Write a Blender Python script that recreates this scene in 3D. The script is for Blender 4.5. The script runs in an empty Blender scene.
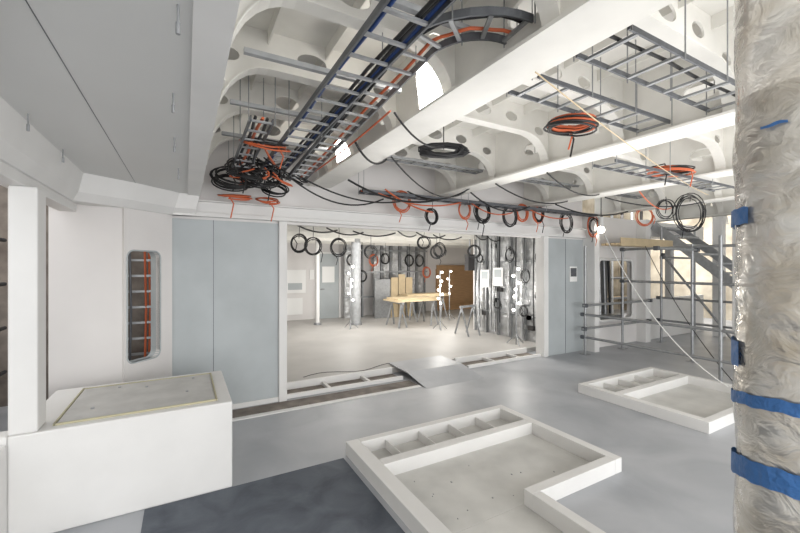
import bpy, math, random
from mathutils import Vector, Matrix
from mathutils.geometry import tessellate_polygon
random.seed(7)
scene=bpy.context.scene
scene.view_settings.view_transform='Standard'
def s2l(c): return tuple(((x/255)/12.92 if x/255<=0.04045 else ((x/255+0.055)/1.055)**2.4) for x in c)
def mat(name,rgb,rough=0.6,metal=0.0,var=0.08,scale=3.0,bump=0.0,bscale=30,emit=0,rgb2=None,stretch=(1,1,1),detail=6,bdist=0.02,dist=0.0,lo=0.3,hi=0.7):
    m=bpy.data.materials.new(name); m.use_nodes=True
    nt=m.node_tree; b=nt.nodes['Principled BSDF']
    b.inputs['Roughness'].default_value=rough; b.inputs['Metallic'].default_value=metal
    c=s2l(rgb)
    tc=nt.nodes.new('ShaderNodeTexCoord'); mp=nt.nodes.new('ShaderNodeMapping')
    mp.inputs['Scale'].default_value=stretch
    nt.links.new(tc.outputs['Object'],mp.inputs['Vector'])
    n=nt.nodes.new('ShaderNodeTexNoise'); n.inputs['Scale'].default_value=scale; n.inputs['Detail'].default_value=detail; n.inputs['Distortion'].default_value=dist
    nt.links.new(mp.outputs['Vector'],n.inputs['Vector'])
    r=nt.nodes.new('ShaderNodeValToRGB')
    r.color_ramp.elements[0].position=lo; r.color_ramp.elements[1].position=hi
    c2=s2l(rgb2) if rgb2 else tuple(x*(1-var*2) for x in c)
    r.color_ramp.elements[0].color=(*c2,1); r.color_ramp.elements[1].color=(*c,1)
    nt.links.new(n.outputs['Fac'],r.inputs['Fac']); nt.links.new(r.outputs['Color'],b.inputs['Base Color'])
    if bump>0:
        n2=nt.nodes.new('ShaderNodeTexNoise'); n2.inputs['Scale'].default_value=bscale; n2.inputs['Detail'].default_value=4; n2.inputs['Distortion'].default_value=dist
        nt.links.new(mp.outputs['Vector'],n2.inputs['Vector'])
        bp=nt.nodes.new('ShaderNodeBump'); bp.inputs['Strength'].default_value=bump; bp.inputs['Distance'].default_value=bdist
        nt.links.new(n2.outputs['Fac'],bp.inputs['Height']); nt.links.new(bp.outputs['Normal'],b.inputs['Normal'])
    if emit:
        b.inputs['Emission Color'].default_value=(*c,1); b.inputs['Emission Strength'].default_value=emit
    return m
M={}
M['white']=mat('white_primer_paint',(225,224,222),0.55,var=0.05,scale=2,detail=10)
M['wall']=mat('wall_white_paint',(221,218,216),0.6,var=0.04,scale=1.5,detail=10)
M['steelwhite']=mat('ceiling_steel_paint',(234,232,226),0.5,var=0.07,scale=3,detail=10)
M['lowceil']=mat('ceiling_panel_paint',(208,208,206),0.45,var=0.03,scale=1)
M['panel']=mat('grey_blue_panel',(178,184,186),0.5,var=0.08,scale=1.8,detail=10)
M['floor']=mat('floor_grey_coating',(178,180,184),0.40,rgb2=(154,157,162),scale=1.4,bump=0.05,bscale=20,detail=14,dist=.6)
M['floorlight']=mat('floor_beige_coating',(180,177,173),0.5,var=0.08,scale=1.5,detail=12)
M['dark']=mat('dark_floor_cover',(98,104,113),0.65,rgb2=(66,72,82),scale=3.5,bump=0.15,detail=15,dist=.8)
M['pit']=mat('pit_floor_paint',(210,209,205),0.5,var=0.12,scale=3,detail=14)
M['black']=mat('black_cable_rubber',(22,22,24),0.45,var=0.05)
M['orange']=mat('orange_cable_jacket',(202,100,60),0.5,var=0.05)
M['blue']=mat('blue_cable',(30,62,120),0.5)
M['galv']=mat('galvanised_steel',(164,166,168),0.38,0.5,var=0.12,scale=20)
M['lightsteel']=mat('stair_steel',(176,178,180),0.5,0.1,var=0.12,scale=12)
M['darkgalv']=mat('cable_ladder_steel',(104,107,112),0.4,0.5,var=0.12,scale=20)
M['wood']=mat('plywood',(186,148,108),0.6,var=0.12,scale=4,stretch=(1,1,8))
M['lwood']=mat('pale_timber',(205,185,150),0.6,var=0.1,scale=5,stretch=(1,8,1))
M['hatch']=mat('hatch_board',(196,195,192),0.6,var=0.10,scale=6,detail=12)
M['brass']=mat('yellow_edge_tape',(186,180,150),0.5)
M['tape']=mat('blue_masking_tape',(66,118,182),0.5,var=0.08,scale=20,bump=0.6,bscale=25)
M['paper']=mat('paper_sheet',(238,238,236),0.7,var=0.01)
M['bulb']=mat('lamp_glow',(255,248,235),0.4,emit=12)
M['led']=mat('led_glow',(255,252,246),0.4,emit=14)
M['tarp']=mat('warm_tarpaulin',(214,206,190),0.8,scale=1.2,rgb2=(138,128,112),detail=10)
M['foil']=mat('insulation_foil',(212,213,214),0.3,0.65,var=0.2,scale=6,bump=1.0,bscale=9,bdist=.05)
M['darkgap']=mat('dark_recess',(52,50,50),0.7)
M['trench']=mat('trench_shade_brown',(140,132,124),0.8,rgb2=(98,90,84),scale=5,detail=10)  # brown with the trench's shadow darkened into the colour; backing boards share it
M['red']=mat('pink_fabric',(210,80,120),0.7)
def wrapmat():
    m=mat('plastic_wrap_foil',(228,226,221),0.2,0.6,rgb2=(190,182,168),scale=2.5,stretch=(1.5,1.5,2),bump=0.6,bscale=6,bdist=.03,dist=1.0,detail=8)
    nt=m.node_tree; b=nt.nodes['Principled BSDF']
    b.inputs['Coat Weight'].default_value=0.8; b.inputs['Coat Roughness'].default_value=0.08
    return m
M['wrap']=wrapmat()

class MB:
    def __init__(s,name): s.name=name; s.v=[]; s.f=[]; s.mi=[]; s.sm=[]; s.mats=[]
    def m(s,k):
        if k not in s.mats: s.mats.append(k)
        return s.mats.index(k)
    def add(s,vs,fs,k,smooth=False):
        o=len(s.v); s.v+= [tuple(x) for x in vs]; mi=s.m(k)
        for f in fs: s.f.append(tuple(i+o for i in f)); s.mi.append(mi); s.sm.append(smooth)
    def box(s,x0,x1,y0,y1,z0,z1,k,mt=None):
        vs=[Vector(p) for p in ((x0,y0,z0),(x1,y0,z0),(x1,y1,z0),(x0,y1,z0),(x0,y0,z1),(x1,y0,z1),(x1,y1,z1),(x0,y1,z1))]
        if mt: vs=[mt@p for p in vs]
        s.add(vs,[(0,3,2,1),(4,5,6,7),(0,1,5,4),(1,2,6,5),(2,3,7,6),(3,0,4,7)],k)
    def tube(s,pts,r,k,n=8,closed=False):
        pts=[Vector(p) for p in pts]; N=len(pts)
        if N<2: return
        T=[]
        for i in range(N):
            a=pts[(i-1)%N] if closed or i>0 else pts[i]; b=pts[(i+1)%N] if closed or i<N-1 else pts[i]
            t=(b-a); T.append(t.normalized() if t.length>1e-9 else Vector((0,0,1)))
        ref=Vector((0,0,1)) if abs(T[0].z)<0.9 else Vector((1,0,0))
        nr=(ref-T[0]*ref.dot(T[0])).normalized(); vs=[]
        for i in range(N):
            nr=(nr-T[i]*nr.dot(T[i]))
            nr=nr.normalized() if nr.length>1e-6 else Vector((1,0,0))
            bn=T[i].cross(nr)
            for j in range(n):
                a=2*math.pi*j/n; vs.append(pts[i]+nr*math.cos(a)*r+bn*math.sin(a)*r)
        fs=[]
        for i in range(N if closed else N-1):
            for j in range(n):
                i2=(i+1)%N; fs.append((i*n+j,i*n+(j+1)%n,i2*n+(j+1)%n,i2*n+j))
        s.add(vs,fs,k,True)
        if not closed: s.add(vs[:n],[tuple(range(n))],k); s.add(vs[-n:],[tuple(range(n))],k)
    def rail(s,pts,w,h,k):
        pts=[Vector(p) for p in pts]; vs=[]; N=len(pts)
        for i in range(N):
            t=(pts[min(i+1,N-1)]-pts[max(i-1,0)]).normalized()
            sd=t.cross(Vector((0,0,1)))
            sd=sd.normalized() if sd.length>1e-4 else Vector((1,0,0))
            up=sd.cross(t).normalized()
            for a,b in ((-1,-1),(1,-1),(1,1),(-1,1)): vs.append(pts[i]+sd*a*w/2+up*b*h/2)
        fs=[(0,1,2,3),tuple(4*(N-1)+q for q in (3,2,1,0))]
        for i in range(N-1):
            for j in range(4): fs.append((i*4+j,i*4+(j+1)%4,(i+1)*4+(j+1)%4,(i+1)*4+j))
        s.add(vs,fs,k)
    def plate(s,outline,holes,org,ex,ey,th,k):
        org=Vector(org);ex=Vector(ex);ey=Vector(ey);ez=ex.cross(ey)
        loops=[[Vector((p[0],p[1],0)) for p in l] for l in [outline]+holes]
        flat=[p for l in loops for p in l]; tris=tessellate_polygon(loops); n=len(flat)
        W=lambda p,t: org+ex*p.x+ey*p.y+ez*t
        vs=[W(p,-th/2) for p in flat]+[W(p,th/2) for p in flat]
        fs=[tuple(t) for t in tris]+[tuple(i+n for i in reversed(t)) for t in tris]
        o=0
        for l in loops:
            L=len(l)
            for i in range(L):
                a=o+i;b=o+(i+1)%L; fs.append((a,b,b+n,a+n))
            o+=L
        s.add(vs,fs,k)
    def ball(s,c,r,k,sz=1.0,n=10):
        c=Vector(c); vs=[];fs=[]; R=6
        for i in range(R+1):
            ph=math.pi*i/R
            for j in range(n):
                a=2*math.pi*j/n; vs.append(c+Vector((r*math.sin(ph)*math.cos(a),r*math.sin(ph)*math.sin(a),r*sz*math.cos(ph))))
        for i in range(R):
            for j in range(n): fs.append((i*n+j,(i+1)*n+j,(i+1)*n+(j+1)%n,i*n+(j+1)%n))
        s.add(vs,fs,k,True)
    def done(s,bevel=0):
        me=bpy.data.meshes.new(s.name); me.from_pydata(s.v,[],s.f)
        for k in s.mats: me.materials.append(M[k])
        me.polygons.foreach_set('material_index',s.mi); me.polygons.foreach_set('use_smooth',s.sm)
        import bmesh
        bm=bmesh.new(); bm.from_mesh(me); bmesh.ops.recalc_face_normals(bm,faces=bm.faces[:]); bm.to_mesh(me); bm.free()
        ob=bpy.data.objects.new(s.name,me); scene.collection.objects.link(ob)
        if bevel:
            b=ob.modifiers.new('bevel','BEVEL'); b.width=bevel; b.segments=2; b.limit_method='ANGLE'; b.angle_limit=math.radians(50)
        return ob
def oval(cx,cy,rx,ry,n=18): return [(cx+rx*math.cos(2*math.pi*i/n),cy+ry*math.sin(2*math.pi*i/n)) for i in range(n)]
def rrect(x0,x1,y0,y1,r,n=5):
    o=[]
    for cx,cy,a0 in ((x1-r,y1-r,0),(x0+r,y1-r,90),(x0+r,y0+r,180),(x1-r,y0+r,270)):
        for i in range(n+1):
            a=math.radians(a0+90*i/n); o.append((cx+r*math.cos(a),cy+r*math.sin(a)))
    return o

VW=4.95; ZD=3.35; ZG=2.75; OT=2.27
# ---------------- FLOORS
b=MB('floor'); b.box(-9,16,-4,14,-0.2,0,'floor'); b.done()
b=MB('dark_floor_covering'); b.box(-0.25,1.22,-2.5,3.2,0.0,0.003,'dark'); b.done()
b=MB('floor_far_room'); b.box(0.6,12,5.38,11.6,0.0,0.08,'floorlight'); b.done()
b=MB('threshold_sill')
b.box(1.12,2.85,4.98,5.03,0,0.05,'white'); b.box(1.12,2.85,5.33,5.375,0,0.10,'white')
b.box(4.1,5.85,4.98,5.03,0,0.05,'white'); b.box(4.1,5.85,5.33,5.375,0,0.10,'white')
b.box(1.12,2.85,5.03,5.33,0,0.006,'trench'); b.box(4.1,5.85,5.03,5.33,0,0.006,'trench')  # dark brown strips paint the shadow between the sills
for u in (1.7,2.3,4.7,5.3): b.box(u,u+.04,5.03,5.33,0,0.05,'white')
b.done(.004)
b=MB('floor_edge_strip'); b.box(.32,2.9,4.55,4.62,0,.012,'white'); b.box(.32,2.9,4.62,4.9,0,.004,'trench'); b.done()  # brown strip paints the shadow band in front of the panel
b=MB('threshold_ramp_plate')
b.plate([(4.45,0.0),(4.55,0.012),(5.0,0.10),(5.6,0.11),(5.6,0.095),(5.0,0.085)],[],(3.45,0,0),(0,1,0),(0,0,1),1.05,'floor'); b.done()
# ---------------- MAIN BULKHEAD
b=MB('wall_back')
b.box(-0.15,1.02,VW,VW+.12,0,OT-.03,'panel')
b.box(0.28,0.286,VW-.003,VW,0.02,OT-.03,'darkgalv')
b.box(5.97,7.05,VW,VW+.12,0,OT-.03,'panel'); b.box(6.5,6.508,VW-.003,VW,0,OT-.03,'darkgalv')
b.box(-0.15,7.05,VW+.02,VW+.12,OT-.03,ZD,'wall')
b.done()
b=MB('trim_opening')
b.box(1.02,1.12,VW-.04,VW+.16,0,OT,'white'); b.box(5.85,5.97,VW-.04,VW+.16,0,OT,'white')
b.box(-0.2,7.1,VW-.07,VW+.16,OT,OT+.05,'white'); b.box(-0.2,7.1,VW-.05,VW+.02,OT+.05,OT+.17,'white')
b.box(-0.2,7.1,VW-.09,VW+.02,OT+.17,OT+.19,'white')
b.box(-0.17,1.02,VW-.02,VW,0,0.06,'white'); b.done(.006)
s=math.sqrt(.5); L=.39/s
ex=Vector((s,s,0))
b=MB('wall_left')
b.plate([(0,0),(L,0),(L,2.3),(0,2.3)],[rrect(.03,.40,.74,1.86,.07)],(-.54,4.56,0),ex,(0,0,1),.06,'wall')
b.box(-1.08,-.54,4.56,4.64,0,2.3,'wall'); b.done()
b=MB('window_1')
o=rrect(.03,.40,.74,1.86,.07,6); c=lambda p:Vector((-.54,4.56,0))+ex*p[0]+Vector((0,0,p[1]))+Vector((s,-s,0))*.03
pts=[c(p) for p in o]; b.tube(pts,.008,'panel',6,True)
c2=lambda p:Vector((-.54,4.56,0))+ex*p[0]+Vector((0,0,p[1]))-Vector((s,-s,0))*.10
for i in range(len(o)):
    a,d=o[i],o[(i+1)%len(o)]; b.add([c(a),c(d),c2(d),c2(a)],[(0,1,2,3)],'panel')
b.done()
b=MB('service_riser')
for k,(du,col) in enumerate(((0,'galv'),(.08,'black'),(.16,'darkgalv'),(.30,'orange'),(.34,'orange'),(.42,'galv'),(.5,'black'))):
    b.tube([(-.72+du,5.2+du*.3,0),(-.70+du,5.22+du*.3,1.2),(-.72+du,5.2+du*.3,2.4)],.012,col,8)
for z in [.5+.18*i for i in range(10)]: b.box(-.8,-.18,5.3,5.33,z,z+.025,'galv')
b.box(-1.1,-.16,5.7,5.74,0,2.4,'trench')
b.done()
b=MB('ceiling_lower')
b.box(-.85,.10,-3,4.97,2.5,2.56,'lowceil')
b.box(-.42,-.417,-3,4.9,2.498,2.5,'darkgalv')
b.done()
b=MB('trim_lower_ceiling')
pl=[(-.85,-3),(-.85,4.25),(-.5,4.52),(-.12,4.9),(.1,4.9)]
inner=[(-.80,-3),(-.80,4.2),(-.45,4.47),(-.10,4.82),(.1,4.84)]
n=len(pl)
vs=[(x,y,2.27) for x,y in pl]+[(x,y,2.34) for x,y in inner]+[(x+.04,y-.04,2.5) for x,y in inner]+[(x-.14,y+.14,2.27) for x,y in pl]
fs=[]
for i in range(n-1):
    fs+=[(i,i+1,n+i+1,n+i),(n+i,n+i+1,2*n+i+1,2*n+i),(3*n+i,3*n+i+1,i+1,i)]
b.add(vs,fs,'white'); b.done()
b=MB('beam_fascia'); b.box(.06,.10,-3,4.93,2.56,ZD,'steelwhite'); b.box(.02,.14,-3,4.93,2.485,2.5,'white'); b.done()
b=MB('beam_lintel'); b.box(-1.0,-.87,-3,4.5,2.2,2.6,'white'); b.done(.008)
b=MB('column_left'); b.box(-.95,-.81,3.205,3.38,.66,2.2,'white'); b.done(.012)
b=MB('column_left'); b.box(-1.09,-.96,-.3,-.12,.62,2.2,'white'); b.done(.012)
b=MB('wall_parapet'); b.box(-1.1,-.95,-3,3.2,0,.62,'white'); b.box(-1.7,-.95,3.2,3.34,0,.66,'white'); b.done(.015)
b=MB('hatch_bench')
b.box(-.95,.315,3.2,4.22,0,.66,'white')
ob=b.done(.012)
h=MB('hatch_cover'); h.box(-.74,.2,3.29,4.1,.66,.668,'hatch')
for a in ((-.75,.21,3.275,3.285),(-.75,.21,4.105,4.115),(-.755,-.745,3.275,4.115),(.205,.215,3.275,4.115)): h.box(a[0],a[1],a[2],a[3],.66,.674,'brass')
for (x,y) in ((-.6,3.5),(-.3,3.9),(0,3.6),(.05,4.0),(-.5,4.0)): h.box(x,x+.02,y,y+.02,.668,.676,'galv')
ho=h.done(); ho.parent=ob
# ---------------- CEILING deck
b=MB('ceiling'); b.box(.06,14,-3,5.0,ZD,ZD+.06,'steelwhite')
b.box(-.15,14,5.0,5.1,ZD,ZD+.06,'steelwhite'); b.done()
girders=[1.54,3.4,5.35,7.4,9.6]
for g in girders:
    b=MB('deck_girder')
    holes=[]; v=-2.6
    while v<4.6: holes.append(oval(v,3.03,.13,.075)); v+=.8
    b.plate([(-3,2.76),(4.93,2.76),(4.93,ZD),(-3,ZD)],holes,(g,0,0),(0,1,0),(0,0,1),.02,'steelwhite')
    b.box(g-.15,g+.15,-3,4.93,ZG,ZG+.02,'steelwhite')
    b.done()
def knee(u0,u1,zl0,zl1,zm,w0,w1):
    o=[(u0,ZD),(u0,zl0)]
    for i in range(0,9):
        a=i/8*math.pi/2; o.append((u0+.05+w0*(1-math.cos(a)), zl0+(zm-zl0)*math.sin(a)))
    for i in range(8,-1,-1):
        a=i/8*math.pi/2; o.append((u1-.05-w1*(1-math.cos(a)), zl1+(zm-zl1)*math.sin(a)))
    o+=[(u1,zl1),(u1,ZD)]
    return o
vf=[-1.2,-.4,.4,1.2,2.0,2.8,3.6,4.4]
spans=[(.10,1.54,2.58,2.79)]+[(girders[i],girders[i+1],2.79,2.79) for i in range(len(girders)-1)]+[(9.6,12,2.79,2.79)]
for v in vf:
    b=MB('deck_frame')
    for u0,u1,a,c_ in spans:
        u0+=.01;u1-=.01
        o=knee(u0,u1,a,c_,3.08,.34,.34)
        W=u1-u0
        holes=[oval(u0+.14,3.13,.07,.045,12),oval(u1-.14,3.13,.07,.045,12)]
        m=(u0+u1)/2
        holes+=[oval(m,3.21,.11,.06)]
        if W>1.7: holes+=[oval(m-.38,3.21,.08,.05),oval(m+.38,3.21,.08,.05)]
        b.plate(o,holes,(0,v,0),(1,0,0),(0,0,1),.014,'steelwhite')
        low=o[1:-1]
        vs=[];N=len(low)
        for p in low: vs+=[(p[0],v-.05,p[1]),(p[0],v+.05,p[1]),(p[0],v+.05,p[1]-.012),(p[0],v-.05,p[1]-.012)]
        fs=[]
        for i in range(N-1):
            for j in range(4): fs.append((i*4+j,i*4+(j+1)%4,(i+1)*4+(j+1)%4,(i+1)*4+j))
        b.add(vs,fs,'steelwhite')
    b.done()
b=MB('deck_stiffener')
u=.5
while u<11.5:
    if min(abs(u-g) for g in girders)>.25 and abs(u-1.884)>.26: b.box(u,u+.01,-3,4.93,ZD-.09,ZD,'steelwhite')
    u+=.42
b.done()
# ---------------- coamings
def coaming(segs,floorr,webs,name='floor_coaming'):
    b=MB(name)
    for x0,x1,y0,y1 in segs: b.box(x0,x1,y0,y1,0,.12,'white')
    for x0,x1,y0,y1 in webs: b.box(x0,x1,y0,y1,0,.09,'white')
    for f in floorr: b.box(*f,0,.008,'pit')
    return b.done(.005)
coaming([(1.26,1.38,1.0,3.25),(1.38,3.15,3.17,3.25),(3.06,3.15,1.86,3.17),(2.1,3.06,1.86,1.94),(2.1,2.18,1.0,1.86),(1.38,3.06,2.72,2.82),(1.38,2.1,1.0,1.1)],
        [(1.38,3.06,1.94,3.17),(1.38,2.1,1.1,1.94)],[(1.62,1.63,2.82,3.17),(1.98,1.99,2.82,3.17),(2.34,2.35,2.82,3.17),(2.7,2.71,2.82,3.17)])
coaming([(4.62,4.72,1.84,3.32),(4.72,6.4,3.24,3.32),(6.32,6.4,1.84,3.24),(4.72,6.32,1.84,1.92),(4.72,6.32,2.77,2.87)],
        [(4.72,6.32,1.92,3.24)],[(5.05,5.06,2.87,3.24),(5.4,5.41,2.87,3.24),(5.8,5.81,2.87,3.24)])
b=MB('floor_debris')
for i in range(12):
    x=random.uniform(1.5,2.9);y=random.uniform(2.0,2.65); q=random.uniform(.004,.010)
    b.box(x,x+q,y,y+q*1.5,.008,.012,'galv')
b.done()
# ---------------- wrapped column
cx,cy,R=1.884,.457,.20
b=MB('wrapped_column'); NU,NZ=110,300; vs=[];fs=[]
from mathutils import noise
for i in range(NZ+1):
    z=ZD*i/NZ
    for j in range(NU):
        a=2*math.pi*j/NU
        p=Vector((math.cos(a)*R,math.sin(a)*R,z))
        w=noise.noise(p*7)*.007+abs(noise.noise(p*14+Vector((3,1,z*2))))*.004
        r=R+w-.004*abs(math.sin(z*7+a*.5))
        vs.append((cx+r*math.cos(a),cy+r*math.sin(a),z))
for i in range(NZ):
    for j in range(NU): fs.append((i*NU+j,i*NU+(j+1)%NU,(i+1)*NU+(j+1)%NU,(i+1)*NU+j))
b.add(vs,fs,'wrap',True)
def tapeband(z0,z1,a0,a1,tilt=0.0):
    n=90; vs=[];fs=[]
    for i in range(n+1):
        a=math.radians(a0+(a1-a0)*i/n); dz=tilt*math.cos(a-math.radians(200))+.002*math.sin(a*11)
        for q,z in enumerate((z0,z1)): 
            rr=R+.008+.002*noise.noise(Vector((a*5,z*9,q)))
            vs.append((cx+rr*math.cos(a),cy+rr*math.sin(a),z+dz+.002*math.sin(a*23+q)))
    for i in range(n): fs.append((2*i,2*i+2,2*i+3,2*i+1))
    b.add(vs,fs,'tape',True)
tapeband(1.193,1.236,0,360,.035); tapeband(.930,1.006,0,360,.04)
tapeband(1.849,1.909,90,148); tapeband(1.338,1.43,90,135); tapeband(2.16,2.17,160,180); tapeband(.2,.26,0,360)
b.done()
# ---------------- cable ladders
def ladder(path,width,name='cable_ladder',k='darkgalv',step=.2,cables=(),hang=True,rh=.04):
    b=MB(name); path=[Vector(p) for p in path]; N=len(path)
    S=[]
    for i in range(N):
        t=(path[min(i+1,N-1)]-path[max(i-1,0)]).normalized(); S.append(t.cross(Vector((0,0,1))).normalized())
    for sg in (-1,1): b.rail([path[i]+S[i]*sg*width/2 for i in range(N)],.012,rh,k)
    d=0;nx=.08
    for i in range(N-1):
        seg=(path[i+1]-path[i]); l=seg.length
        while nx<d+l:
            t=(nx-d)/l; p=path[i]+seg*t; sd=(S[i]*(1-t)+S[i+1]*t).normalized()
            b.rail([p-sd*width/2-Vector((0,0,.01)),p+sd*width/2-Vector((0,0,.01))],.022,.014,'galv'); nx+=step
        d+=l
    for off,r,col in cables: 
        b.tube([path[i]+S[i]*(off+.008*math.sin(i*1.7+off*90))+Vector((0,0,.0+r)) for i in range(N)],r,col,6)
    if hang:
        for i in range(0,N,max(1,N//3)):
            for sg in (-1,1):
                p=path[i]+S[i]*sg*(width/2+.015); b.tube([p-Vector((0,0,.03)),(p.x,p.y,ZD)],.004,'galv',6)
    return b.done()
def dense(p,q,n=8): p=Vector(p);q=Vector(q); return [p+(q-p)*i/n for i in range(n+1)]
ladder(dense((.86,-.6,2.85),(.86,4.6,2.80),14),.24,cables=[(.06,.011,'black'),(.085,.010,'black'),(-.09,.012,'blue'),(.108,.012,'blue')])
arc=[(1.12,4.5-i*.5,2.72+.036*i) for i in range(0,5)]+[(1.12,2.0,2.9)]
cc=(1.12+.38,1.8)
for i in range(0,10):
    a=math.radians(180+90*i/9); arc.append((cc[0]+.38*math.cos(a),cc[1]+.38*math.sin(a),2.92))
ladder(arc,.2,cables=[(.05,.010,'black'),(-.05,.010,'orange'),(.07,.010,'black')],step=.16)
ladder(dense((.50,4.5,2.72),(.50,3.0,2.80),6),.16,cables=[(.0,.012,'orange'),(.04,.012,'black'),(-.04,.012,'black')],k='darkgalv')
b=MB('support_channel')
for v in (1.6,2.4,3.2,4.0): b.box(.3,1.36,v,v+.035,2.96,2.99,'lightsteel')
b.done()
ladder(dense((1.85,1.72,2.85),(3.36,1.72,2.85),6),.24,k='darkgalv',rh=.028)
ladder(dense((1.85,1.2,2.85),(3.36,1.2,2.85),6),.28,k='darkgalv',cables=[(.05,.01,'black')],rh=.028)
ladder(dense((1.80,.85,2.88),(1.80,3.0,2.88),8),.10,k='darkgalv',cables=[(.02,.012,'orange'),(-.02,.014,'black'),(.04,.012,'black')],rh=.03)
ladder(dense((3.6,2.3,2.72),(6.2,2.3,2.72),8),.22,k='darkgalv',rh=.028)
ladder(dense((3.62,-.5,2.86),(3.62,4.5,2.86),8),.14,k='darkgalv',cables=[(0,.012,'orange'),(.04,.014,'black')])
ladder(dense((2.0,4.6,2.68),(6.9,4.6,2.68),20),.14,k='darkgalv',cables=[(0,.012,'orange'),(.04,.016,'black'),(-.05,.016,'black'),(.02,.014,'black')])
ladder(dense((1.9,3.9,2.95),(7.2,3.9,2.95),20),.14,k='galv',cables=[(0,.014,'black'),(.04,.014,'black')],hang=False,rh=.03)
# ---------------- cable coils
def coil(c,r,col,ax=(1,0,0),ay=(0,0,1),turns=5,cr=.008,strap=None,col2=None,name='cable_coil',tail=True):
    b=MB(name); c=Vector(c);ax=Vector(ax).normalized();ay=Vector(ay).normalized();az=ax.cross(ay)
    for k,cl in enumerate([col,col2] if col2 else [col]):
        pts=[]; n=turns*20; ph=random.random()*6; rr=r*(1-.12*k)
        e=random.uniform(.0,.25)
        for i in range(n+1):
            a=2*math.pi*i/20+ph
            tr=math.floor(i/20)
            q=rr*(1+.12*math.sin(i*.11+ph)+.05*math.sin(i*.37+k))
            pts.append(c+ax*math.cos(a)*q+ay*math.sin(a)*q*(1+e)+az*(.012*math.sin(i*.23+ph)+.02*k+(tr-turns/2)*.009))
        b.tube(pts,cr,cl,6)
        if tail:
            p=pts[-1]; b.tube([p,p+Vector((.05,.0,-.08)),p+Vector((.02,.01,-.15-.1*random.random()))],cr*.9,cl,6)
    if strap is not None:
        p=c+ay*r if abs(ay.z)>.5 else c
        b.tube([p-Vector((0,0,.04)),(p.x+.01,p.y,(p.z+strap)/2),(p.x,p.y,strap)],.005,'black',6)
    return b.done()
for u,z,r,col,c2 in ((2.68,2.62,.13,'orange',None),(3.18,2.44,.10,'black',None),(3.8,2.58,.11,'orange',None),(4.16,2.57,.15,'black','black'),
    (4.76,2.54,.14,'black',None),(5.05,2.62,.12,'orange',None),(5.45,2.62,.12,'orange','black'),(6.21,2.52,.16,'black',None),(7.0,2.5,.16,'orange','black')):
    coil((u,4.7,z),r,col,strap=2.7,col2=c2,turns=4)
coil((6.9,3.0,2.54),.22,'black',ax=(.87,-.49,0),strap=2.8,turns=6,cr=.007)
coil((6.6,3.2,2.6),.13,'black',ax=(.87,-.49,0),strap=2.8,turns=3,cr=.007)
coil((7.5,4.0,2.64),.15,'orange',ax=(.87,-.49,0),strap=2.8,turns=3)
coil((2.63,1.95,2.80),.17,'black',(1,0,0),(0,1,.12),6,col2='orange')
coil((4.79,2.28,2.78),.2,'orange',(1,0,0),(0,1,.1),5,col2='black',cr=.007)
coil((.62,3.6,2.8),.2,'orange',(1,.1,0),(0,1,.4),3,col2='black',cr=.007)
for (x,y,z,r) in ((.50,4.55,2.70,.24),(.72,4.4,2.68,.2),(.45,4.6,2.64,.18),(.92,4.65,2.62,.14),(.6,4.3,2.74,.22)):
    coil((x,y,z),r,'black',(1,.1,.05),(0,.6,.4),5,cr=.008)
coil((.5,4.7,2.5),.16,'orange',(1,0,0),(0,.8,.2),3); coil((.85,4.72,2.49),.12,'orange',(1,0,0),(0,.8,.3),3)
b=MB('cable_tangle')
for i in range(24):
    x=random.uniform(.45,1.0); y=random.uniform(4.1,4.5); z=random.uniform(2.68,2.85); pts=[]
    dx,dy=random.uniform(-.25,.25),random.uniform(-.3,.3)
    for j in range(10):
        t=j/9; pts.append((x+dx*math.sin(t*3)+.05*math.sin(t*9+i),y+dy*t+.05*math.cos(t*7+i),z-.10*math.sin(t*math.pi)))
    b.tube(pts,.008,'orange' if i%7==0 else 'black',6)
b.done()
b=MB('cable_bundle')
for i in range(22):
    o=Vector((random.uniform(-.03,.03),random.uniform(-.04,.04),random.uniform(-.03,.03)))
    L2=random.uniform(.12,.22); q=Vector((.87,-.49,0))
    pts=[]
    for j in range(9):
        a=math.pi*2*j/9; pts.append(Vector((1.92,2.66,2.69))+o*.6+q*math.cos(a)*L2+Vector((0,0,math.sin(a)*.045)))
    b.tube(pts,.009,'black',6,True)
b.tube([(1.92,2.66,2.7),(1.92,2.66,3.34)],.005,'black',6)
b.done()
b=MB('cable_bundle')
for i in range(9):
    x=-.74+.018*i; b.tube([(x,.6,2.47),(x+.01,1.2,2.42-.01*(i%3)),(x-.01,1.55,2.30-.02*(i%4)),(x+.01,1.75,2.42)],.009,'black',6)
b.done()
def droop(p,q,sag,col,r=.009,name='hanging_cable'):
    b=MB(name);p=Vector(p);q=Vector(q)
    b.tube([p+(q-p)*(i/14)-Vector((0,0,sag*4*(i/14)*(1-i/14))) for i in range(15)],r,col,6); b.done()
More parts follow.
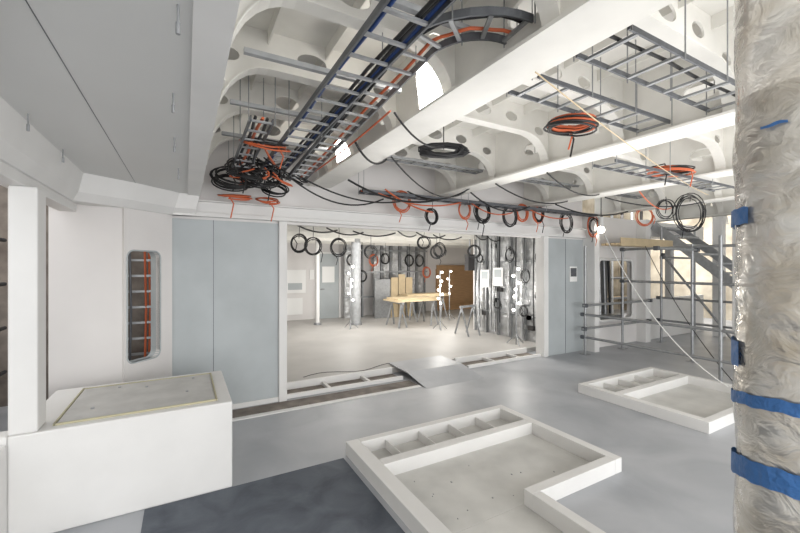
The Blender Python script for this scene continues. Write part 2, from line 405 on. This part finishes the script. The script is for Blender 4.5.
for p,q,sg,c_,r in (((1.3,2.4,2.8),(1.95,2.66,2.74),.1,'black',.008),((1.12,4.4,2.75),(2.6,4.6,2.6),.12,'black',.010),((1.0,4.5,2.78),(2.3,4.55,2.6),.2,'black',.01),
    ((2.3,4.5,2.72),(3.18,4.68,2.5),.05,'orange',.012),((2.7,4.6,2.75),(3.4,4.0,2.8),.15,'black',.010),((3.4,3.6,2.74),(5.3,4.0,2.74),.12,'black',.010),
    ((1.7,3.2,2.74),(3.4,4.2,2.74),.2,'black',.008),((5.4,4.3,2.74),(7.3,4.2,2.74),.12,'black',.012),
    ((3.8,4.6,2.7),(4.76,4.65,2.6),.1,'orange',.01),((5.0,4.6,2.72),(6.2,4.66,2.6),.08,'orange',.01),((1.25,3.0,2.75),(1.7,3.3,2.74),.1,'black',.010),
    ((.6,3.6,2.82),(.95,4.4,2.8),.06,'orange',.011),((1.6,1.4,2.72),(6.5,2.6,2.72),.06,'lwood',.004),((1.32,2.5,2.85),(1.24,4.3,2.75),.02,'orange',.008),
    ((3.5,2.9,2.74),(5.2,3.4,2.74),.10,'black',.009),((3.5,4.2,2.74),(5.0,4.5,2.7),.16,'black',.012),((5.5,3.0,2.74),(7.3,3.4,2.74),.14,'orange',.008),((5.5,3.5,2.74),(7.3,3.0,2.74),.10,'black',.010),
    ((2.2,4.5,2.66),(3.6,4.55,2.66),.10,'orange',.010),((1.7,4.3,2.74),(3.3,4.6,2.7),.14,'black',.014)):
    droop(p,q,sg,c_,r)
for u,v in ((-.02,1.35),(-.05,2.05),(-.06,2.75),(-.72,2.7),(-.73,3.4),(-.05,3.6)):
    b=MB('ceiling_hanger'); b.tube([(u,v,2.5),(u,v,2.44)],.004,'galv'); b.tube([(u,v,2.445),(u,v,2.41)],.007,'galv'); b.done()
# ---------------- lamps on girder
def flood(v0,v1,z0,z1,u=1.50):
    b=MB('work_light')
    b.add([(u,v0,z1),(u,v1,z1),(u-.05,v1,z1),(u-.05,v0,z1),(u,v0,z0),(u,v1,z0),(u-.01,v1,z0),(u-.01,v0,z0)],[(0,1,2,3),(4,5,6,7),(0,1,5,4),(0,3,7,4),(1,2,6,5)],'galv')
    b.add([(u-.052,v0+.01,z1-.01),(u-.052,v1-.01,z1-.01),(u-.014,v1-.01,z0+.01),(u-.014,v0+.01,z0+.01)],[(0,1,2,3)],'led')
    b.done()
flood(2.02,2.36,2.82,3.12); flood(3.7,4.1,2.86,3.08); flood(.5,.8,2.85,3.1)
b=MB('pendant_work_lamp'); b.ball((7.1,4.6,2.42),.07,'bulb'); b.tube([(7.1,4.6,2.48),(7.1,4.6,2.66)],.05,'white'); b.tube([(7.1,4.6,2.66),(7.1,4.6,3.34)],.008,'black'); b.done()
# ---------------- FAR ROOM
b=MB('wall_far'); b.box(.6,12,11.6,11.7,0,2.6,'wall'); b.done()
b=MB('wall_far_left'); b.box(.5,.6,5.07,11.7,0,2.6,'wall'); b.done()
b=MB('ceiling_far'); b.box(.5,12,5.08,11.7,2.5,2.56,'steelwhite'); 
for v in (6.2,7.4,8.6,9.8,11): b.box(.6,12,v,v+.06,2.38,2.5,'steelwhite')
b.done()
b=MB('wall_insulated')
b.box(6.5,6.6,5.07,7.6,.05,2.5,'foil')
for i in range(7):
    v=5.1+i*.41; b.box(6.44,6.5,v,v+.035,.05,2.5,'galv')
for z in (.6,1.2,1.8): b.box(6.46,6.5,5.07,7.6,z,z+.03,'galv')
for i in range(30):
    v=random.uniform(5.15,7.3); z=random.uniform(.3,2.2); b.box(6.43,6.49,v,v+.14,z,z+.10,'foil' if i%3 else 'darkgap')
b.box(6.5,12,7.6,7.7,.05,2.5,'wall')
b.done()
b=MB('foil_wrapped_pipes')
for i,(v,r) in enumerate(((5.3,.035),(5.42,.03),(5.95,.04),(6.35,.03),(6.8,.04),(6.92,.03),(7.35,.045))):
    b.tube([(6.38,v,.08+.02*i),(6.37+.02*(i%2),v+.02,1.0),(6.38,v,1.7),(6.38,v+.02,2.48)],r,'foil',10)
for v in (5.6,6.1,6.6): b.tube([(6.36,v,.4),(6.37,v+.03,1.2),(6.36,v,2.4)],.014,'black',6)
b.done()
b=MB('insulated_frames')
for i in range(9):
    u=4.35+i*.34
    if i==2: continue
    b.box(u,u+.22,11.3,11.4,.08,2.4,'foil'); b.box(u+.24,u+.28,11.25,11.4,.08,2.45,'galv')
for z in (.7,1.5,2.2): b.box(4.3,7.4,11.22,11.26,z,z+.05,'galv')
b.done()
for (v,z) in ((6.9,1.2),(6.45,1.25)):
    b=MB('wall_poster'); b.box(6.30,6.31,v,v+.3,z,z+.42,'paper'); b.box(6.295,6.30,v+.04,v+.26,z+.2,z+.38,'panel'); b.done()
b=MB('wall_poster'); b.box(6.62,6.84,VW-.012,VW-.004,1.4,1.7,'paper'); b.box(6.64,6.82,VW-.016,VW-.012,1.5,1.67,'darkgalv'); b.done()
b=MB('plywood_sheet'); b.box(8.0,9.8,11.5,11.54,.35,1.75,'wood'); b.box(8.0,9.8,11.55,11.59,.08,1.6,'wood');b.done()
b=MB('wall_poster'); b.box(2.55,3.2,11.57,11.59,.9,1.6,'paper'); b.box(2.62,3.12,11.56,11.57,.95,1.5,'paper'); b.box(2.66,3.08,11.555,11.56,1.0,1.2,'panel'); b.done()
b=MB('wall_poster'); b.box(2.6,3.1,11.57,11.59,.25,.75,'paper'); b.done()
b=MB('wall_poster'); b.box(3.32,3.46,11.57,11.59,1.3,1.6,'paper'); b.done()
b=MB('door_1'); b.box(3.55,4.25,11.54,11.585,.08,2.1,'panel'); b.box(3.5,3.56,11.5,11.598,.08,2.15,'white'); b.box(4.24,4.3,11.5,11.598,.08,2.15,'white'); b.box(3.5,4.3,11.5,11.598,2.1,2.16,'white'); b.box(3.7,4.1,11.53,11.54,1.2,1.7,'paper'); b.tube([(3.64,11.5,1.0),(3.64,11.46,1.0),(3.75,11.46,1.0)],.015,'galv'); b.done()
for u,v,r in ((4.15,9.9,.13),(3.2,10.4,.06)):
    b=MB('column_round'); b.tube([(u,v,.08),(u,v,2.49)],r,'lightsteel' if r>.1 else 'white',20); b.tube([(u,v,.08),(u,v,.14)],r+.04,'galv',20); b.done()
def trestle_table(cx_,cy_,w,d,h,name='trestle_table'):
    b=MB(name); b.box(cx_-w/2,cx_+w/2,cy_-d/2,cy_+d/2,h-.04,h,'lwood'); b.box(cx_-w/2+.05,cx_+w/2-.1,cy_-d/2+.05,cy_+d/2-.1,h,h+.05,'lwood')
    for sx in (-1,1):
        x=cx_+sx*w*.36
        b.rail([(x,cy_-d*.45,h-.07),(x,cy_+d*.45,h-.07)],.05,.06,'galv')
        for q in (-1,1):
            for e in (-.12,.12): b.rail([(x+e,cy_+q*d*.45,.08),(x,cy_+q*d*.32,h-.09)],.04,.04,'galv')
    b.done()
trestle_table(5.5,9.1,1.4,.8,.80); trestle_table(6.6,10.2,1.6,.6,.80)
b=MB('board_stack'); 
for i in range(3): b.box(5.7+i*.27,5.94+i*.27,10.72,10.76,.08,1.35+.1*(i%2),'lwood')
b.box(5.15,6.45,10.77,10.82,.08,1.3,'galv'); b.done()
b=MB('sawhorse')
b.rail([(5.6,7.1,.75),(6.1,7.2,.75)],.05,.05,'galv')
for x in (5.68,6.02):
    for y in (6.9,7.4): b.rail([(x,y,.08),(x,7.15,.73)],.03,.03,'galv')
b.done()
def bulbstand(u,v,h,n,name='string_light_stand'):
    b=MB(name); b.tube([(u,v,.08),(u,v,h)],.015,'galv')
    for a in (0,2.1,4.2): b.tube([(u,v,.3),(u+.2*math.cos(a),v+.2*math.sin(a),.09)],.01,'galv')
    for i in range(n):
        a=i*2.4; z=h-.05-i*(h-.7)/n
        b.ball((u+.06*math.cos(a),v+.06*math.sin(a),z),.03,'bulb',n=8)
    b.done()
    l=bpy.data.lights.new('stand_glow','POINT'); l.energy=26; l.color=(1,.97,.92); l.shadow_soft_size=.12
    o=bpy.data.objects.new('stand_glow',l); o.location=(u-.15,v-.2,h*.7); scene.collection.objects.link(o)
bulbstand(5.7,8.05,1.6,8); bulbstand(6.0,5.75,1.7,7); bulbstand(3.75,9.3,1.75,6); bulbstand(7.0,9.4,1.6,4)
b=MB('loudspeaker'); b.box(6.05,6.25,7.35,7.5,1.6,2.0,'darkgap'); b.tube([(6.15,7.42,2.0),(6.15,7.42,2.48)],.02,'galv'); b.done()
for u,v,z,r,c_ in ((1.55,6.0,2.06,.12,'black'),(1.95,6.6,2.06,.13,'black'),(2.5,6.8,2.06,.14,'black'),(4.2,6.5,2.18,.12,'black'),(4.8,6.8,2.06,.12,'black'),
   (5.6,6.6,2.03,.13,'black'),(5.2,7.5,2.05,.13,'black'),(3.9,8.4,2.05,.14,'black')):
    coil((u,v,z),r,c_,ax=(.87,-.49,0),strap=2.48,turns=4)
for v,z,r,c_ in ((5.35,1.9,.12,'black'),(5.75,1.5,.11,'black'),(6.2,1.95,.12,'black'),(5.4,1.1,.10,'black'),(6.6,.85,.10,'black'),(7.2,1.9,.10,'black'),(5.8,.75,.10,'black')):
    coil((6.28,v,z),r,c_,ax=(0,1,0),turns=3)
for u,z,c_ in ((4.45,1.9,'black'),(4.8,1.4,'black'),(5.2,1.9,'orange'),(5.6,1.95,'black'),(6.5,1.9,'black'),(6.9,1.9,'black'),(7.2,1.5,'orange')):
    coil((u,10.95,z),.15,c_,turns=4,cr=.01,strap=2.48)
for i in range(8):
    droop((1.5+i*.6,6+.3*(i%3),2.36),(2.4+i*.6,6.6+.2*(i%2),2.36),.08,'black',.014)
# ---------------- RIGHT SIDE
b=MB('wall_right_bulkhead')
b.plate([(7.05,0),(9.1,0),(9.1,2.75),(7.05,2.75)],[rrect(7.5,8.75,.55,1.85,.12)],(0,5.0,0),(1,0,0),(0,0,1),.1,'wall')
b.box(7.05,7.2,4.7,4.95,0,2.75,'white'); b.box(8.95,9.15,4.75,4.95,0,2.75,'white')
b.box(7.4,8.9,5.6,5.65,.3,2.1,'darkgalv')
for i in range(7):
    u=7.55+i*.19; b.tube([(u,5.4,.4),(u,5.45,2.0)],.03,('foil','galv','black','galv')[i%4],8)
b.box(7.5,8.7,5.15,5.5,.4,.6,'galv'); b.done()
b=MB('window_2')
pts=[(p[0],4.93,p[1]) for p in rrect(7.5,8.75,.55,1.85,.12)]; b.tube(pts,.03,'white',6,True); b.done()
b=MB('timber_planks'); 
for i in range(4): b.box(7.3,9.2,4.35+i*.1,4.43+i*.1,2.12,2.16,'lwood')
b.box(7.3,9.2,4.32,4.34,2.1,2.26,'lwood')
b.done()
def scaffold(posts,rails,name='scaffold_guardrail',r=.024):
    b=MB(name)
    for (x,y,h) in posts:
        b.tube([(x,y,0),(x,y,h)],r,'galv',10); b.box(x-.07,x+.07,y-.07,y+.07,0,.01,'galv')
    for p,q in rails: 
        b.tube([p,q],r,'galv',10)
        for t in (0.02,.98):
            c=Vector(p)+(Vector(q)-Vector(p))*t; b.box(c.x-.035,c.x+.035,c.y-.035,c.y+.035,c.z-.035,c.z+.035,'darkgalv')
    b.done()
scaffold([(6.75,4.7,2.1),(6.75,2.55,2.15),(7.9,4.65,2.1),(7.9,3.4,2.1)],
 [((6.75,4.8,.77),(6.75,1.8,.77)),((6.75,4.8,.33),(6.75,1.8,.33)),((6.65,4.68,.5),(9.0,4.68,.5)),((6.65,4.66,.95),(9.0,4.66,.95)),((7.9,4.7,1.4),(7.9,2.2,1.4)),((7.9,4.7,2.05),(7.9,2.2,2.05)),((6.7,3.4,2.0),(8.1,3.4,2.0))])
scaffold([(9.3,4.6,2.6),(9.3,3.2,2.6),(10.8,4.6,2.6)],[((9.3,4.7,1.0),(9.3,2.6,1.0)),((9.3,4.7,.5),(9.3,2.6,.5)),((9.3,4.6,1.9),(11,4.6,1.9)),((9.3,3.2,.1),(9.3,4.6,2.0))],name='scaffold_tower')
b=MB('steel_stair')
v0,z0,v1,z1=4.85,2.65,1.9,0.0
for u in (9.45,10.5): b.rail([(u,v0,z0),(u,v1,z1+.1)],.04,.18,'lightsteel')
for i in range(13):
    t=(i+.5)/13; v=v0+(v1-v0)*t; z=z0+(z1-z0)*t+.03; b.box(9.45,10.5,v-.13,v+.13,z-.02,z+.02,'lightsteel')
b.done()
b=MB('column_right'); b.box(8.6,8.78,2.9,3.08,0,2.75,'white'); b.done(.01)
b=MB('column_right'); b.box(11.2,11.4,4.2,4.4,0,ZD,'white'); b.done(.01)
b=MB('wall_low_right'); b.box(9.2,12,4.9,5.0,0,.95,'white'); b.box(9.2,12,4.9,5.0,2.4,2.75,'white'); b.box(10.3,10.45,4.88,5.02,.95,2.4,'white');b.done(.01)
b=MB('wall_hall_right'); b.box(15,15.1,-4,14,-.5,6,'tarp'); b.box(12.1,15,9,9.1,-.5,6,'tarp'); b.done()
b=MB('hall_racking')
for i in range(5):
    x=12.2+i*.6; b.tube([(x,7.9,0),(x,7.9,4)],.05,'galv' if i%2 else 'darkgap')
for z in (.6,1.3,2.0,2.7): b.tube([(12.1,7.9,z),(14.8,7.9,z)],.04,'darkgalv'); b.box(12.1,14.8,8,8.4,z-.04,z,'lwood')
b.done()
droop((6.9,4.4,2.3),(6.3,2.3,.1),.35,'paper',.008)
droop((7.9,4.2,2.1),(6.5,2.2,.0),.2,'black',.006)
b=MB('electric_cord'); b.tube([(1.5+.13*i,5.55+.10*math.sin(i*.7),.086) for i in range(14)],.004,'black',6); b.done()
# ---------------- LEFT OUTSIDE
b=MB('wall_hall_left'); b.box(-6,-5.9,-4,14,-.5,6,'tarp'); b.box(-5.9,-1.3,9,9.1,-.5,6,'tarp'); b.done()
b=MB('scaffold_outside')
for (x,y) in ((-1.8,3.9),(-1.8,5.6),(-2.8,3.9),(-2.8,5.6),(-2.2,2.4)):
    b.tube([(x,y,0),(x,y,4)],.025,'galv')
for z in (.5,1.0,1.5,2.0):
    b.tube([(-1.8,3.5,z),(-1.8,6,z)],.022,'darkgap'); b.tube([(-1.75,3.9,z),(-3.2,3.9,z)],.022,'galv')
b.box(-2.8,-1.8,3.5,5.8,1.25,1.3,'wood'); b.box(-2.8,-1.8,3.5,5.8,.8,.85,'wood')
b.box(-2.85,-2.8,3.5,6.8,.9,1.2,'darkgap'); b.box(-3.2,-1.4,6.4,6.45,0,3,'trench')
b.done()
b=MB('warning_flag'); b.box(-1.76,-1.74,3.45,3.8,1.9,2.15,'red'); b.done()
# ---------------- LIGHTS
def area(loc,rot,sx,sy,e,col=(1,1,1),name='daylight'):
    l=bpy.data.lights.new(name,'AREA'); l.shape='RECTANGLE'; l.size=sx;l.size_y=sy;l.energy=e;l.color=col
    o=bpy.data.objects.new(name,l); o.location=loc; o.rotation_euler=rot; scene.collection.objects.link(o)
area((2.5,-3.5,1.6),(math.radians(90),0,0),8,3,340,(1,.99,.98),'rear_fill_light')  # added lamp behind the camera, stands in for window light
area((4,8.3,2.36),(0,0,0),4,3,75,(1,.99,.97),'far_room_light')
area((4.5,7.5,.6),(math.radians(180),0,0),3,3,32,(1,.99,.97),'far_room_fill_light')  # added upward fill to brighten the far room ceiling
area((4.5,1.5,2.3),(math.radians(180),0,0),6,4,85,(1,.98,.96),'deck_fill_light')  # added upward fill to brighten the deck underside, no fixture
area((12.5,6.5,3.2),(0,math.radians(-20),0),3,3,280,(1,.96,.9),'hall_fill_light')  # added fill to brighten the right hall wall
area((-3.4,4.5,3.2),(0,0,0),2,3,50,(1,.95,.88),'hall_fill_light')  # added warm fill over the scaffold outside left
w=bpy.data.worlds.new('World'); scene.world=w; w.use_nodes=True
bg=w.node_tree.nodes['Background']; bg.inputs[0].default_value=(.96,.98,1,1); bg.inputs[1].default_value=1.55
# ---------------- CAMERA
cd=bpy.data.cameras.new('Camera'); cd.lens=382/800*36; cd.sensor_width=36; cd.clip_start=.05
co=bpy.data.objects.new('Camera',cd); co.location=(0,0,1.7); co.rotation_euler=(math.radians(90),0,math.radians(-29.3))
scene.collection.objects.link(co); scene.camera=co
